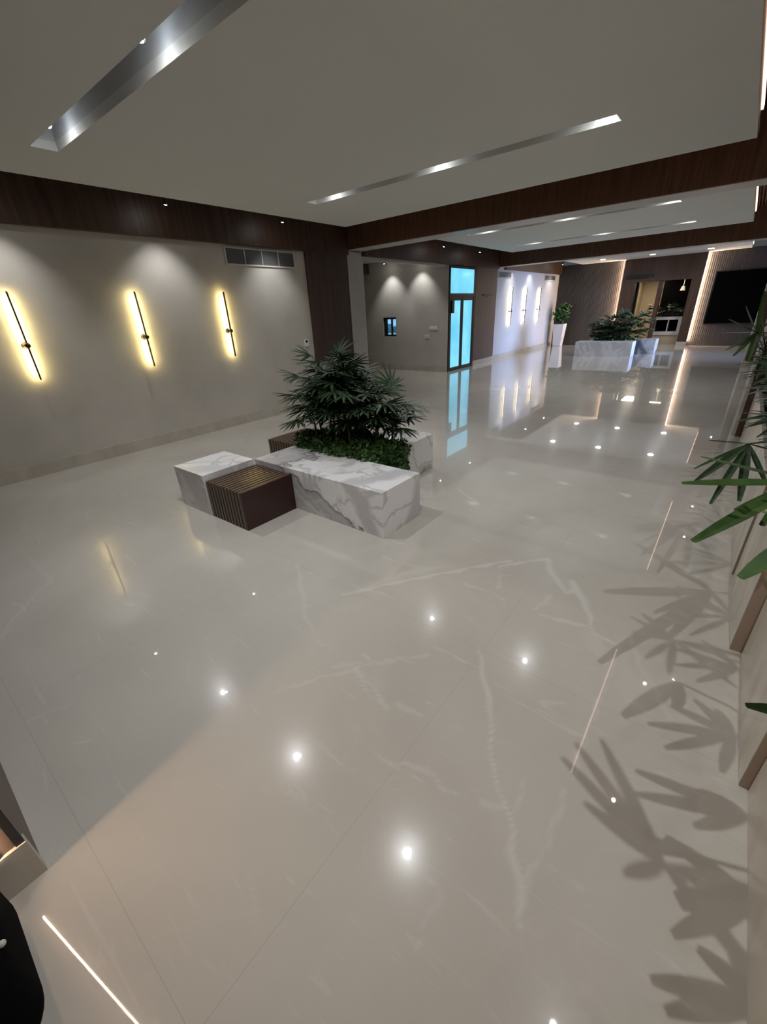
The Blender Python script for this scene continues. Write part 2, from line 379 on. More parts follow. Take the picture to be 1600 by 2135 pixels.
# ------------------------------------------------------------------ floor (with its veins as a surface attribute)
def make_floor():
    xs = np.concatenate([[-10.5, -7, -4.5], np.arange(-3.4, .42, .013), [1.2, 2.4]])
    ys = np.concatenate([[-3.2, -1.5], np.arange(-.2, 3.75, .013), [5, 8, 12, 16, 20, 23.5]])
    X, Y = np.meshgrid(xs, ys)
    P = np.stack([X.ravel(), Y.ravel()], 1)
    def z2(pts): return [px2floor(700+a/2, 1000+b/2) for a, b in pts]
    def z1(pts): return [px2floor(a/2, 1100+b/2) for a, b in pts]
    veins = [
     (z2([(30,480),(200,440),(400,400),(560,370),(720,338)]), .016, .8),
     (z2([(150,440),(300,390),(430,365)]), .045, .4),
     (z2([(680,365),(780,345),(885,328)]), .016, .8),
     (z2([(885,330),(900,390),(960,470),(1000,465)]), .018, .9),
     (z2([(985,420),(1030,500),(1060,580),(1080,640),(1160,690)]), .02, .95),
     (z2([(1080,640),(1100,700)]), .05, .45),
     (z2([(850,560),(930,590),(1050,610),(1110,660)]), .014, .8),
     (z2([(830,545),(900,480)]), .012, .6),
     (z2([(540,435),(640,470),(700,500)]), .012, .5),
     (z2([(725,400),(690,400),(680,450)]), .012, .5),
     (z2([(1180,690),(1160,770),(1090,930),(1040,1060),(1000,1180),(930,1370),(880,1500),(850,1560),(790,1690)]), .009, .5),
     (z2([(1230,650),(1250,720),(1330,880),(1390,990)]), .012, .55),
     (z2([(1200,670),(1215,900),(1300,1010)]), .05, .22),
     (z2([(600,700),(610,780),(640,920),(650,1000),(650,1150),(680,1290),(720,1380),(745,1450),(740,1560),(755,1640),(765,1750),(765,1850)]), .009, .8),
     (z2([(780,1250),(780,1330),(750,1400)]), .008, .5),
     (z2([(70,790),(140,880),(215,955)]), .01, .6), (z2([(260,935),(370,980)]), .01, .5),
     (z2([(220,1180),(310,1190),(410,1220),(460,1290),(540,1325)]), .008, .55), (z2([(600,1340),(700,1365)]), .008, .5),
     (z2([(380,730),(200,760),(0,775)]), .012, .4),
     (z2([(1140,5),(1200,60),(1260,105)]), .022, .6), (z2([(510,40),(590,100)]), .022, .6),
     (z2([(1260,105),(1370,160),(1480,230)]), .014, .4),
     (z2([(330,1620),(430,1720),(390,1800),(330,1950)]), .007, .4),
     (z2([(860,930),(960,930)]), .012, .45), (z2([(860,1570),(950,1640),(1040,1710)]), .007, .4),
     (z1([(280,150),(180,250),(90,340),(0,460)]), .012, .45),
     (z1([(1240,150),(1260,250),(1270,350),(1310,450),(1350,500)]), .012, .5),
     (z1([(1130,690),(1260,650),(1400,610),(1550,570)]), .01, .5),
     (z1([(1470,590),(1560,660),(1600,740)]), .01, .6),
     (z1([(130,800),(300,730)]), .009, .4), (z1([(300,910),(380,880)]), .01, .55),
     (z1([(1040,1460),(1070,1600)]), .006, .3), (z1([(770,640),(790,560)]), .009, .3)]
    rng = np.random.RandomState(3)
    # wobble the lookup position so the veins are ragged
    def wob(P, s, a, k):
        return a*(np.sin(P[:,0]*s+k)+np.sin(P[:,1]*s*1.3+2*k)+.6*np.sin((P[:,0]+P[:,1])*s*2.1+k*3))
    Q = P + np.stack([wob(P, 31, .005, 1.0), wob(P, 27, .005, 2.3)], 1)
    val = np.zeros(len(P))
    for pts, wdt, st in veins:
        d = np.full(len(P), 9.0)
        for a, b in zip(pts, pts[1:]):
            a = np.array(a); b = np.array(b); ab = b-a
            t = np.clip(((Q-a)@ab)/max(1e-9, ab@ab), 0, 1)
            d = np.minimum(d, np.linalg.norm(Q-(a+t[:,None]*ab), axis=1))
        ww = wdt*(1+.5*np.sin(P[:,0]*19+P[:,1]*23))
        val = np.maximum(val, st*np.clip(1.25-d/np.maximum(ww, .003), 0, 1))
    nx, ny = len(xs), len(ys)
    idx = np.arange(nx*ny).reshape(ny, nx)
    faces = np.stack([idx[:-1,:-1], idx[:-1,1:], idx[1:,1:], idx[1:,:-1]], -1).reshape(-1, 4)
    me = bpy.data.meshes.new('floor')
    me.vertices.add(len(P)); co = np.zeros((len(P), 3), np.float32); co[:, :2] = P; me.vertices.foreach_set('co', co.ravel())
    me.loops.add(len(faces)*4); me.loops.foreach_set('vertex_index', faces.ravel().astype(np.int32))
    me.polygons.add(len(faces)); me.polygons.foreach_set('loop_start', (np.arange(len(faces))*4).astype(np.int32))
    me.polygons.foreach_set('loop_total', np.full(len(faces), 4, np.int32))
    me.update(calc_edges=True); me.validate()
    at = me.attributes.new('vein', 'FLOAT', 'POINT'); at.data.foreach_set('value', (val*.55).astype(np.float32))
    me.materials.append(M['floor'])
    o = bpy.data.objects.new('floor', me); COL.objects.link(o)
    o['kind'] = 'structure'; o['label'] = 'polished beige marble floor with pale veins'; o['category'] = 'floor'
make_floor()

# ------------------------------------------------------------------ walls
struct('wall_left', MB().box(XW-.2, XW, -.2, Y1b, 0, ZT), 'wall', 'beige textured left wall behind the three near wall lights')
struct('wall_left_far', MB().box(XF-.2, XF, 12.02, 19.5, 0, ZT), 'wall_white', 'pale left wall of the far bay with three wall lights')
m = MB()
nx0, nx1, nz0, nz1 = -8.35, -7.87, .93, 1.44
m.box(-9.6, nx0, 10.55, 10.75, 0, 2.95); m.box(nx1, XF, 10.55, 10.75, 0, ZT); m.box(nx0, nx1, 10.55, 10.75, 0, nz0); m.box(nx0, nx1, 10.55, 10.75, nz1, 2.95)
struct('wall_recess', m, 'wall', 'beige wall with the small window at the back of the left recess')
struct('wall_recess_side', MB().box(-9.6, -9.45, 7, 10.6, 0, 2.95), 'wall', 'side wall of the left recess')
struct('wall_recess_near', MB().box(-9.6, XW-.2, 7.0, 7.2, 0, 2.95), 'wall', 'near wall of the left recess')
struct('ceiling_recess', MB().box(-9.6, XW-.02, 7.2, 10.56, 2.85, 2.95), 'slotpaint', 'white ceiling of the left recess')
# near left block, the corner by the camera
struct('wall_near_left', MB().box(-6.3, -1.375, -3.2, -.185, 0, ZT), 'woodbrown', 'brown panelled wall corner beside the camera')
struct('wall_back', MB().box(-1.4, 2.4, -3.3, -3.2, 0, ZT), 'wall', 'wall behind the camera')
struct('wall_right', MB().box(2.3, 2.4, -3.2, 14.6, 0, ZT), 'wall', 'wall on the right beyond the planters')
struct('wall_right_far', MB().box(2.3, 2.4, 18.6, 19.5, 0, ZT), 'wall', 'end of the right wall past the glazing')
wf = MB().box(2.28, 2.36, 14.6, 14.68, 0, 2.7).box(2.28, 2.36, 18.52, 18.6, 0, 2.7).box(2.28, 2.36, 14.6, 18.6, 2.62, 2.7).box(2.28, 2.36, 16.56, 16.64, 0, 2.7)
wo = struct('window_1', wf, 'black', 'tall glazing on the right side of the far bay')
build('pane', MB().box(2.40, 2.42, 14.6, 18.6, 0, 2.7), mat_emit('daylight_glass', (0.42, 0.6, 1.0), .8), wo)
struct('wall_above_window', MB().box(2.3, 2.45, 14.6, 18.6, 2.7, ZT), 'wall', 'wall over the far glazing')
# upper slab over everything, warm slats on the right hand strip
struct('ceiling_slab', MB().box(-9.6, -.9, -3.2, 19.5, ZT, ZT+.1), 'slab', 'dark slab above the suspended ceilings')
sl = MB().box(-.9, 2.4, -3.2, 19.5, ZT+.02, ZT+.1)
for i in range(42):
    x = -.9 + i*.05
    sl.box(x, x+.022, -3.2, 19.4, ZT-.06, ZT+.02)
struct('ceiling_slats', sl, 'slat', 'warm wooden slats above the ceiling gap on the right')

# wood fascia along the left side, wood cladding
def left_fascia(i, x, y0, y1, label):
    struct('trim_%d' % i, MB().box(x, x+.09, y0, y1, ZF, ZT-.01), 'wood', label)
left_fascia(1, XW, -.17, Y1a-.001, 'dark wood fascia above the near left wall')
left_fascia(2, XF-.04, Y1b, Y2a, 'dark wood fascia above the recess and glass door')
left_fascia(3, XF, Y2b, YB, 'dark wood fascia above the far pale wall')
struct('trim_4', MB().box(XW+.001, XW+.035, 5.735, Y1a-.001, 0, ZF), 'wood', 'dark wood cladding at the end of the near left wall')
struct('trim_5', MB().box(XW-.2, XW+.045, Y1a, Y1b+.03, 0, 2.66), 'stonetrim', 'grey stone jamb at the recess opening')
struct('trim_6', MB().box(XW-.15, XW+.03, Y1b+.03, 10.55, 2.555, 2.6), 'stonetrim', 'grey stone head above the recess opening')
# beams
b1 = MB().box(-6.2, 1.6, Y1a, Y1b, 2.683, ZT)
struct('trim_7', MB().box(XW, 2.3, Y1a, Y1a+.03, 2.683, ZT-.01), 'wood2', 'dark wood face of the near cross beam')
struct('trim_8', MB().box(XW, 2.3, Y1a+.031, Y1b, 2.68, ZT-.01), 'stonetrim', 'grey soffit of the near cross beam')
struct('trim_9', MB().box(XF+.0, 2.3, Y2a, Y2a+.03, 2.655, ZT-.01), 'wood2', 'dark wood face of the far cross beam')
struct('trim_10', MB().box(XF+.0, 2.3, Y2a+.031, Y2b, 2.652, ZT-.01), 'stonetrim', 'grey soffit of the far cross beam')
# right columns (wood front, cream side)
def right_col(i, y0, y1, x0, lab):
    struct('trim_%d' % i, MB().box(x0+.004, x0+.5, y0-.03, y0, .0, 2.68), 'wood', 'dark wood front of the %s right column' % lab)
    struct('trim_%d' % (i+1), MB().box(x0-.03, x0+.5, y0+.001, y1, .0, 2.68), 'stonetrim', 'cream stone side of the %s right column' % lab)
right_col(11, 6.66, 7.4, .275, 'near')
right_col(13, 13.5, 14.0, .29, 'far')
struct('baseboard_column', MB().box(.275, .80, 13.44, 13.469, 0, .15), 'base', 'marble base of the far right column')
# wood wall right of the glass door
struct('trim_15', MB().box(XF, XF+.03, 12.04, 13.42, .14, ZF), 'woodbrown', 'brown wood panel beside the glass door')
struct('baseboard_left', MB().box(XW, XW+.022, -.17, 5.73, 0, .152), 'base', 'beige marble baseboard of the near left wall')
struct('baseboard_left_far', MB().box(XF, XF+.04, 12.04, 19.1, 0, .13), 'base', 'marble baseboard of the far left wall')
struct('baseboard_recess', MB().box(-9.45, XF-.0, 10.528, 10.55, 0, .152), 'base', 'marble baseboard of the recess wall')
struct('baseboard_near', MB().box(-1.40, -1.363, -3.1, -.181, 0, .168), 'base', 'marble baseboard of the near wall corner')
struct('trim_16', MB().box(-1.376, -1.368, -.205, -.183, .168, ZF), 'black', 'dark edge trim of the near wall corner')

# ------------------------------------------------------------------ suspended ceilings with recessed slots
def ceiling_bay(name, x0, x1, y0, y1, slots, label):
    """slots: list of (xa, xb, ya, yb)"""
    m = MB(); t = .06
    ys = sorted(slots, key=lambda s: s[2])
    y = y0
    for xa, xb, ya, yb in ys:
        m.box(x0, x1, y, ya, ZC, ZC+t)
        m.box(x0, xa, ya, yb, ZC, ZC+t); m.box(xb, x1, ya, yb, ZC, ZC+t)
        y = yb
    m.box(x0, x1, y, y1, ZC, ZC+t)
    c = struct(name, m, 'ceiling', label)
    for xa, xb, ya, yb in ys:
        h = .24
        s = MB().box(xa-.02, xb+.02, ya-.02, ya, ZC+t, ZC+h).box(xa-.02, xb+.02, yb, yb+.02, ZC+t, ZC+h)
        s.box(xa-.02, xa, ya, yb, ZC+t, ZC+h).box(xb, xb+.02, ya, yb, ZC+t, ZC+h).box(xa-.02, xb+.02, ya-.02, yb+.02, ZC+h, ZC+h+.02)
        build('light_slot', s, 'slotpaint', c)
    return c
SX0, SX1 = -4.65, -1.13
ceiling_bay('ceiling_near', -5.48, -.287, -3.0, 6.03, [(SX0, SX1, 1.56, 1.75), (SX0, SX1, 4.43, 4.60)], 'matt grey suspended ceiling of the near bay with two light slots')
ceiling_bay('ceiling_middle', -5.31, -.280, 7.8, 12.45, [(SX0, SX1, 8.62, 8.80), (SX0, SX1, 11.14, 11.32)], 'suspended ceiling of the middle bay with two light slots')
ceiling_bay('ceiling_far', -5.30, -.278, 14.3, YB+.1, [], 'pale suspended ceiling of the far bay')

# ------------------------------------------------------------------ spot lamps
def spot_light(parent, loc, power, angle, blend, colr, target=None, rad=.02):
    l = bpy.data.lights.new('lamp', 'SPOT'); l.energy = power; l.spot_size = math.radians(angle); l.spot_blend = blend
    l.shadow_soft_size = rad; l.color = colr
    o = bpy.data.objects.new('lamp_light', l); COL.objects.link(o)
    d = Vector(target or (0, 0, -1)); o.rotation_euler = d.to_track_quat('-Z', 'Y').to_euler()
    o.parent = parent; o.location = Vector(loc) - wloc(parent)
    return o
def point_light(parent, loc, power, colr, rad=.01):
    l = bpy.data.lights.new('spill', 'POINT'); l.energy = power; l.shadow_soft_size = rad; l.color = colr
    o = bpy.data.objects.new('spill_light', l); COL.objects.link(o); o.parent = parent; o.location = Vector(loc) - wloc(parent)
def make_spot(label, loc, lens, power, angle, blend, tilt=(0, 0, -1), group=None, spill=0, top=None, colr=(.97, .98, 1.0)):
    x, y, z = loc
    d = Vector(tilt).normalized()
    t = thing('spotlight', label, 'spotlight', (x, y, z), group)
    p = Vector(loc)
    build('lamp_head', MB().tube([p - d*.075, p - d*.005], [.020, .024], 14), 'black', t, smooth=False)
    build('lens', MB().tube([p - d*.012, p - d*.001], [.015, .015], 14), lens, t)
    if top:
        build('stem', MB().tube([p - d*.09, (x, y, top)], .007, 6), 'black', t)
    spot_light(t, p + d*.012, power, angle, blend, colr, tilt, .012)
    if spill: point_light(t, p + Vector((0, .05, .03)), spill*.55, (.80, .90, 1.0))
    return t
names_x = {-4.29: 'left', -2.79: 'middle', -1.25: 'right'}
rows = [(1.60, 'the slot nearest the camera', .7), (4.47, 'the second slot of the near ceiling', .7), (8.66, 'the first slot of the middle ceiling', .5), (11.18, 'the second slot of the middle ceiling', .5)]
for yy, lab, sp in rows:
    for xx, nm in names_x.items():
        zz = ZC+.035
        make_spot('small white spotlight, %s one in %s' % (nm, lab), (xx, yy, zz), 'lens', P_SLOT, 124, 1.0,
                  group='spotlights in the ceiling slots', spill=sp, top=ZC+.24)
for yy, lab in ((14.99, 'behind the far beam'), (17.9, 'nearest the back wall')):
    for xx, nm in names_x.items():
        t = thing('downlight', 'round white downlight, %s one in the far ceiling row %s' % (nm, lab), 'downlight', (xx, yy, ZC-.004), 'downlights in the far ceiling')
        rg = MB()
        n = 20
        rg.tube([(xx, yy, ZC-.006), (xx, yy, ZC)], .10, n)
        build('trim_ring', rg, 'white', t)
        build('lens', MB().tube([(xx, yy, ZC-.009), (xx, yy, ZC-.0065)], .08, n), mat_emit('downlight_lens', (.95, .97, 1.0), 40), t)
        spot_light(t, (xx, yy, ZC-.03), P_SLOT*.75, 150, .9, (.93, .95, 1.0))
WY = [(1.38, 'beside the leftmost near wall light'), (3.15, 'above the middle near wall light'), (4.92, 'above the air vent at the end of the near left wall'),
      (9.6, 'over the recess opening'), (11.4, 'over the glass door'), (14.45, 'over the first far wall light'), (16.1, 'over the second far wall light'), (18.2, 'over the far corner pot')]
for yy, lab in WY:
    xx = -5.73
    make_spot('small bright spotlight hanging %s' % lab, (xx, yy, 2.865), 'lens_wash', P_WASH, 84, .9, tilt=(-.30, 0, -1),
              group='wall washing spotlights along the left side', top=ZT-.01)
for yy, lab in ((1.38, 'above the camera side planter'), (3.19, 'over the third palm planter'), (4.95, 'before the near beam'), (9.55, 'past the near beam'), (11.3, 'before the far beam'), (18.0, 'next to the back wall')):
    make_spot('small spotlight in the right ceiling gap %s' % lab, (.14, yy, 2.865), 'lens_wash', 5, 80, .6, tilt=(.25, 0, -1),
              group='spotlights in the right ceiling gap', top=ZT-.07)
for yy, lab in ((.5, 'beside the camera'), (5.2, 'at the far end'), (9.6, 'past the near beam')):
    make_spot('spotlight above the right hand planters %s' % lab, (.42, yy, 2.86), 'lens_wash', P_PLANT if yy < 4 else P_PLANT*.4, 130, .4, tilt=(-.1, .25, -1),
              group='spotlights over the planters', top=ZT-.07)
# recess downlights
for xx, lab in ((-7.95, 'left'), (-6.95, 'right')):
    make_spot('spotlight washing the recess wall, %s of two' % lab, (xx, 10.20, 2.76), 'lens_wash', 27, 84, .8, tilt=(0, .25, -1), group='spotlights of the recess', top=2.85)

# ------------------------------------------------------------------ LED strips
def strip(label, mb, mat, group=None, housing=None, loc=None):
    t = thing('led_strip', label, 'light strip', loc, group)
    build('diffuser', mb, mat, t)
    if housing: build('housing', housing, 'bronze', t)
    return t
strip('long warm light strip along the right edge of the near ceiling', MB().box(-.286, -.272, 3.3, 5.5, ZC+.07, ZC+.10), 'strip_cove',
      'warm strips in the right ceiling gap', MB().box(-.33, -.287, 3.3, 5.5, ZC+.061, ZC+.10), (-.28, 4.4, ZC+.06))
strip('warm light strip along the right edge of the middle ceiling', MB().box(-.279, -.265, 8.0, 11.6, ZC+.07, ZC+.10), 'strip_cove',
      'warm strips in the right ceiling gap', MB().box(-.32, -.280, 8.0, 11.6, ZC+.061, ZC+.10), (-.27, 9.8, ZC+.06))
strip('warm light strip along the right edge of the far ceiling', MB().box(-.277, -.263, 14.4, 19.0, ZC+.07, ZC+.10), 'strip_cove',
      'warm strips in the right ceiling gap', MB().box(-.32, -.278, 14.4, 19.0, ZC+.061, ZC+.10), (-.27, 16.7, ZC+.06))
strip('vertical warm light strip on the near wall corner at the left edge', MB().box(-1.366, -1.358, -.255, -.251, .175, 2.58), 'strip_near', None,
      MB().box(-1.374, -1.3665, -.262, -.244, .17, 2.585), (-1.36, -.25, .17))

for xx, lab in ((-.9, 'left'), (.4, 'middle'), (1.7, 'right')):  # unseen strips, added as warm fill for faces turned to the camera
    strip('added vertical warm fill strip on the wall behind the camera, %s one of three' % lab, MB().box(xx-.012, xx+.012, -3.198, -3.185, .2, 2.6), 'fill_back', 'added fill strips behind the camera',
          MB().box(xx-.02, xx+.02, -3.1999, -3.1985, .19, 2.61), (xx, -3.19, .19))

# ------------------------------------------------------------------ wall sconces
def make_sconce(label, y, xw, group, zt=1.975, zb=1.08, zk=1.445):
    t = thing('wall_sconce', label, 'wall light', (xw, y, zb), group)
    xr = xw + .095
    k = (xw+.095)/xw
    build('rod', MB().box(xr-.020, xr+.004, y*k-.007, y*k+.007, zb, zt), 'bronze', t)
    build('light_strip', MB().box(xr-.0212, xr-.0202, y*k-.006, y*k+.006, zb+.02, zt-.02), 'sconce_light', t)
    mt = build('mount', MB().tube([(xw, y*k, zk), (xr+.01, y*k, zk)], .013, 10), 'bronze', t)
    build('knob', MB().sphere((xr+.01, y*k, zk), .026, 12, 8, (.8, 1, 1)), 'bronze', mt, smooth=True)
    build('wall_plate', MB().tube([(xw+.0, y*k, zk), (xw+.012, y*k, zk)], .035, 14), 'bronze', t)
    return t
for y, lab in ((1.42, 'at the left edge of the near wall'), (2.737, 'in the middle of the near wall'), (4.031, 'nearest the air vent on the near wall')):
    make_sconce('thin vertical glowing wall light %s' % lab, y, XW, 'wall lights on the near wall')
for y, lab in ((14.75, 'nearest the brown panel on the far wall'), (16.0, 'in the middle of the far wall'), (17.4, 'nearest the far corner of the far wall')):
    make_sconce('small glowing wall light %s' % lab, y, XF, 'wall lights on the far wall', 2.12, 1.0, 1.42)

# ------------------------------------------------------------------ vents, switches
def make_vent(label, x, y0, y1, z0, z1, n):
    t = thing('air_vent', label, 'air vent', (x, (y0+y1)/2, z0), 'air vents high on the left walls')
    fr = .022
    f = MB().box(x, x+.018, y0, y1, z0, z0+fr).box(x, x+.018, y0, y1, z1-fr, z1).box(x, x+.018, y0, y0+fr, z0+fr, z1-fr).box(x, x+.018, y1-fr, y1, z0+fr, z1-fr)
    build('frame', f, 'ventframe', t)
    g = MB().box(x, x+.004, y0+fr, y1-fr, z0+fr, z1-fr)
    k = int((z1-z0-2*fr)/.014)
    for i in range(k):
        z = z0+fr+(i+.5)*(z1-z0-2*fr)/k
        g.quad((x+.004, y0+fr, z+.004), (x+.012, y0+fr, z-.003), (x+.012, y1-fr, z-.003), (x+.004, y1-fr, z+.004))
    build('grille', g, 'ventgrey', t)
    for i in range(1, n):
        y = y0+fr+(y1-y0-2*fr)*i/n
        build('divider', MB().box(x+.004, x+.014, y-.006, y+.006, z0+fr, z1-fr), 'ventframe', t)
make_vent('wide grey air vent in four sections at the end of the near wall', XW, 4.16, 5.50, 2.335, 2.575, 4)
make_vent('small grey air vent beside the brown panel on the far wall', XF, 13.55, 14.5, 2.37, 2.56, 2)
make_vent('small grey air vent near the corner of the far wall', XF, 17.6, 18.8, 2.37, 2.56, 2)
t = thing('thermostat', 'white thermostat with dark display beside the wood cladding', 'thermostat', (XW, 5.57, 1.09))
build('body', MB().box(XW, XW+.02, 5.50, 5.60, 1.09, 1.21), 'white', t, bevel=.004)
build('display', MB().box(XW+.0201, XW+.022, 5.525, 5.575, 1.155, 1.19), 'screen', t)
t = thing('wall_switch', 'white switch plate beside the glass door, upper of the two', 'switch', (-6.58, 10.55, 1.08))
build('plate', MB().box(-6.71, -6.46, 10.538, 10.55, 1.08, 1.18), 'white', t, bevel=.003)
build('rocker', MB().box(-6.68, -6.60, 10.533, 10.5379, 1.10, 1.16).box(-6.57, -6.49, 10.533, 10.5379, 1.10, 1.16), 'white', t)
t = thing('wall_socket', 'small white square socket below the switch plate', 'socket', (-6.80, 10.55, .87))
build('plate', MB().box(-6.87, -6.73, 10.538, 10.55, .87, .965), 'white', t, bevel=.003)
build('outlet', MB().box(-6.83, -6.77, 10.534, 10.5379, .90, .935), 'ventframe', t)

# ------------------------------------------------------------------ recess: niche window and black unit
f = MB().box(nx0, nx1, 10.60, 10.64, nz0, nz0+.05).box(nx0, nx1, 10.60, 10.64, nz1-.05, nz1).box(nx0, nx0+.11, 10.60, 10.64, nz0+.05, nz1-.05).box(nx1-.03, nx1, 10.60, 10.64, nz0+.05, nz1-.05).box(-8.09, -8.04, 10.60, 10.64, nz0+.05, nz1-.05)
wn = struct('window_2', f, 'black', 'small black framed window in the recess wall')
def mat_view():
    m = bpy.data.materials.new('evening_view'); m.use_nodes = True; nt = m.node_tree; nt.nodes.clear(); L = nt.links.new
    g = node(nt, 'ShaderNodeNewGeometry'); s = node(nt, 'ShaderNodeSeparateXYZ'); L(g.outputs['Position'], s.inputs[0])
    n = node(nt, 'ShaderNodeTexNoise'); n.inputs['Scale'].default_value = 9; L(g.outputs['Position'], n.inputs['Vector'])
    a = node(nt, 'ShaderNodeMath', operation='MULTIPLY_ADD'); L(n.outputs['Fac'], a.inputs[0]); a.inputs[1].default_value = .35; L(s.outputs[2], a.inputs[2])
    r = node(nt, 'ShaderNodeValToRGB'); r.color_ramp.elements[0].position = .0
    mr = node(nt, 'ShaderNodeMapRange'); mr.inputs['From Min'].default_value = 1.1; mr.inputs['From Max'].default_value = 1.65; L(a.outputs[0], mr.inputs['Value'])
    r.color_ramp.elements[0].color = (.35, .65, .8, 1); r.color_ramp.elements[1].color = (.12, .42, .8, 1); r.color_ramp.elements[1].position = 1
    e1 = r.color_ramp.elements.new(.18); e1.color = (.02, .06, .07, 1); e2 = r.color_ramp.elements.new(.5); e2.color = (.03, .12, .22, 1); e3 = r.color_ramp.elements.new(.62); e3.color = (.3, .55, .8, 1)
    L(mr.outputs[0], r.inputs['Fac'])
    e = node(nt, 'ShaderNodeEmission'); L(r.outputs['Color'], e.inputs['Color']); e.inputs['Strength'].default_value = .9
    o = node(nt, 'ShaderNodeOutputMaterial'); L(e.outputs[0], o.inputs['Surface'])
    return m
build('pane', MB().box(nx0, nx1, 10.645, 10.655, nz0, nz1), mat_view(), wn)
t = thing('wall_speaker', 'black bracketed speaker high in the recess corner', 'speaker', (-9.2, 10.4, 2.3))
build('bracket', MB().box(-9.3, -8.78, 10.35, 10.53, 2.60, 2.84), 'wood', t)
build('cabinet', MB().box(-9.38, -9.02, 10.15, 10.34, 2.38, 2.66), 'black', t, bevel=.02)
build('cone', MB().tube([(-9.2, 10.15, 2.48), (-9.2, 10.10, 2.46)], [.09, .07], 14), 'black', t)
build('driver', MB().tube([(-9.2, 10.149, 2.60), (-9.2, 10.13, 2.60)], .02, 10), 'ventframe', t)

# ------------------------------------------------------------------ glass door
dy0, dy1, dx = 10.57, 12.02, XF
dr = struct('door_1', MB().box(dx-.03, dx+.03, dy0, dy0+.05, 0, 2.58).box(dx-.03, dx+.03, dy1-.07, dy1, 0, 2.58).box(dx-.03, dx+.03, dy0+.05, dy1-.07, 2.53, 2.58).box(dx-.03, dx+.03, dy0+.05, dy1-.07, 1.87, 1.95), 'black', 'black framed frosted glass door with transom, glowing blue')
struct('wall_door_return', MB().box(dx-.2, dx-.035, 10.75, 12.02, 0, ZT), 'wall', 'wall behind the glass door')
lf = MB()
for a, b, top in ((dy0+.05, 11.27, 1.87), (11.29, dy1-.07, 1.87)):
    lf.box(dx-.02, dx+.02, a, a+.07, 0.01, top).box(dx-.02, dx+.02, b-.06, b, .01, top).box(dx-.02, dx+.02, a+.07, b-.06, .01, .09).box(dx-.02, dx+.02, a+.07, b-.06, top-.09, top)
build('leaf_frame', lf, 'black', dr)
build('glass', MB().box(dx-.006, dx+.006, dy0+.12, 11.21, .09, 1.78), 'glass_lit', dr)
build('glass', MB().box(dx-.006, dx+.006, 11.36, dy1-.13, .09, 1.78), 'glass_lit', dr)
build('transom_glass', MB().box(dx-.006, dx+.006, dy0+.05, dy1-.07, 1.95, 2.53), 'glass_lit', dr)
h = build('handle', MB().tube([(dx+.055, 11.19, .86), (dx+.055, 11.19, 1.0)], .012, 8).box(dx+.02, dx+.06, 11.18, 11.20, .92, .94), 'black', dr)
build('door_closer', MB().box(dx+.021, dx+.06, dy0+.1, dy0+.22, 1.48, 1.78), 'black', dr)
t = thing('wall_sign', 'thin black sign bar on the brown panel beside the glass door', 'sign', (XF+.03, 12.8, 1.88))
build('bar', MB().box(XF+.03, XF+.06, 12.48, 13.10, 1.885, 1.925), 'black', t)
build('bracket', MB().box(XF+.03, XF+.045, 12.75, 12.83, 1.86, 1.884), 'black', t)

# ------------------------------------------------------------------ back wall
def fluted(x0, x1, z0, z1, y, pitch=.055):
    m = MB().box(x0, x1, y, y+.2, z0, z1)
    n = int((x1-x0)/pitch)
    for i in range(n):
        a = x0+(i+.15)*(x1-x0)/n; b = x0+(i+.85)*(x1-x0)/n
        m.box(a, b, y-.012, y, z0, z1)
    return m
PX0, PX1 = -3.80, -1.37
struct('wall_far', fluted(XF, PX0, 0, 2.9, YB), 'woodgrey', 'taupe fluted back wall left of the wood portal')
struct('wall_far_right', fluted(PX1, 2.3, 0, 2.9, YB), 'woodgrey', 'taupe fluted back wall right of the wood portal')
yP = YB-.14
OX0, OX1, OZ = -3.36, -1.66, 2.13
m = MB().box(PX0, OX0, yP, YB+.2, 0, ZC).box(OX1, PX1, yP, YB+.2, .14, ZC).box(OX0, OX1, yP, YB+.2, OZ, ZC).box(-2.62, -2.50, yP+.02, YB+.2, 0, OZ)
struct('trim_17', m, 'wood', 'dark wood portal in the middle of the back wall')
struct('baseboard_portal', MB().box(OX1-.01, PX1+.01, yP-.01, yP+.1, 0, .139), 'base', 'pale base block of the portal at its right leg')
for x0, x1, lab in ((PX1+.001, PX1+.012, 'right'), (PX0-.012, PX0-.001, 'left')):
    strip('tall vertical warm light strip on the %s side of the wood portal' % lab, MB().box(x0, x1, yP+.02, yP+.10, .16, ZC-.01), 'strip', 'light strips beside the portal',
          MB().box(x0, x1, yP+.005, yP+.0195, .16, ZC-.01), ((x0+x1)/2, yP+.05, .16))
# screen
t = thing('television', 'large black wall screen right of the portal', 'television', (-.2, YB-.03, .7))
build('screen', MB().box(-1.0, .64, YB-.095, YB-.05, .72, 2.27), 'screen', t)
build('bezel', MB().box(-1.03, .67, YB-.07, YB-.03, .69, .72).box(-1.03, .67, YB-.07, YB-.03, 2.27, 2.30).box(-1.03, -1.0, YB-.1, YB-.03, .69, 2.3).box(.64, .67, YB-.1, YB-.03, .69, 2.3), 'black', t)
t = thing('overhead_sign', 'dark sign plate on the portal above the doorway', 'sign', (-3.2, yP, 2.22))
build('plate', MB().box(-3.68, -2.98, yP-.03, yP, 2.25, 2.37), 'black', t)
build('plate', MB().box(-2.93, -2.80, yP-.03, yP, 2.27, 2.39), 'black', t)
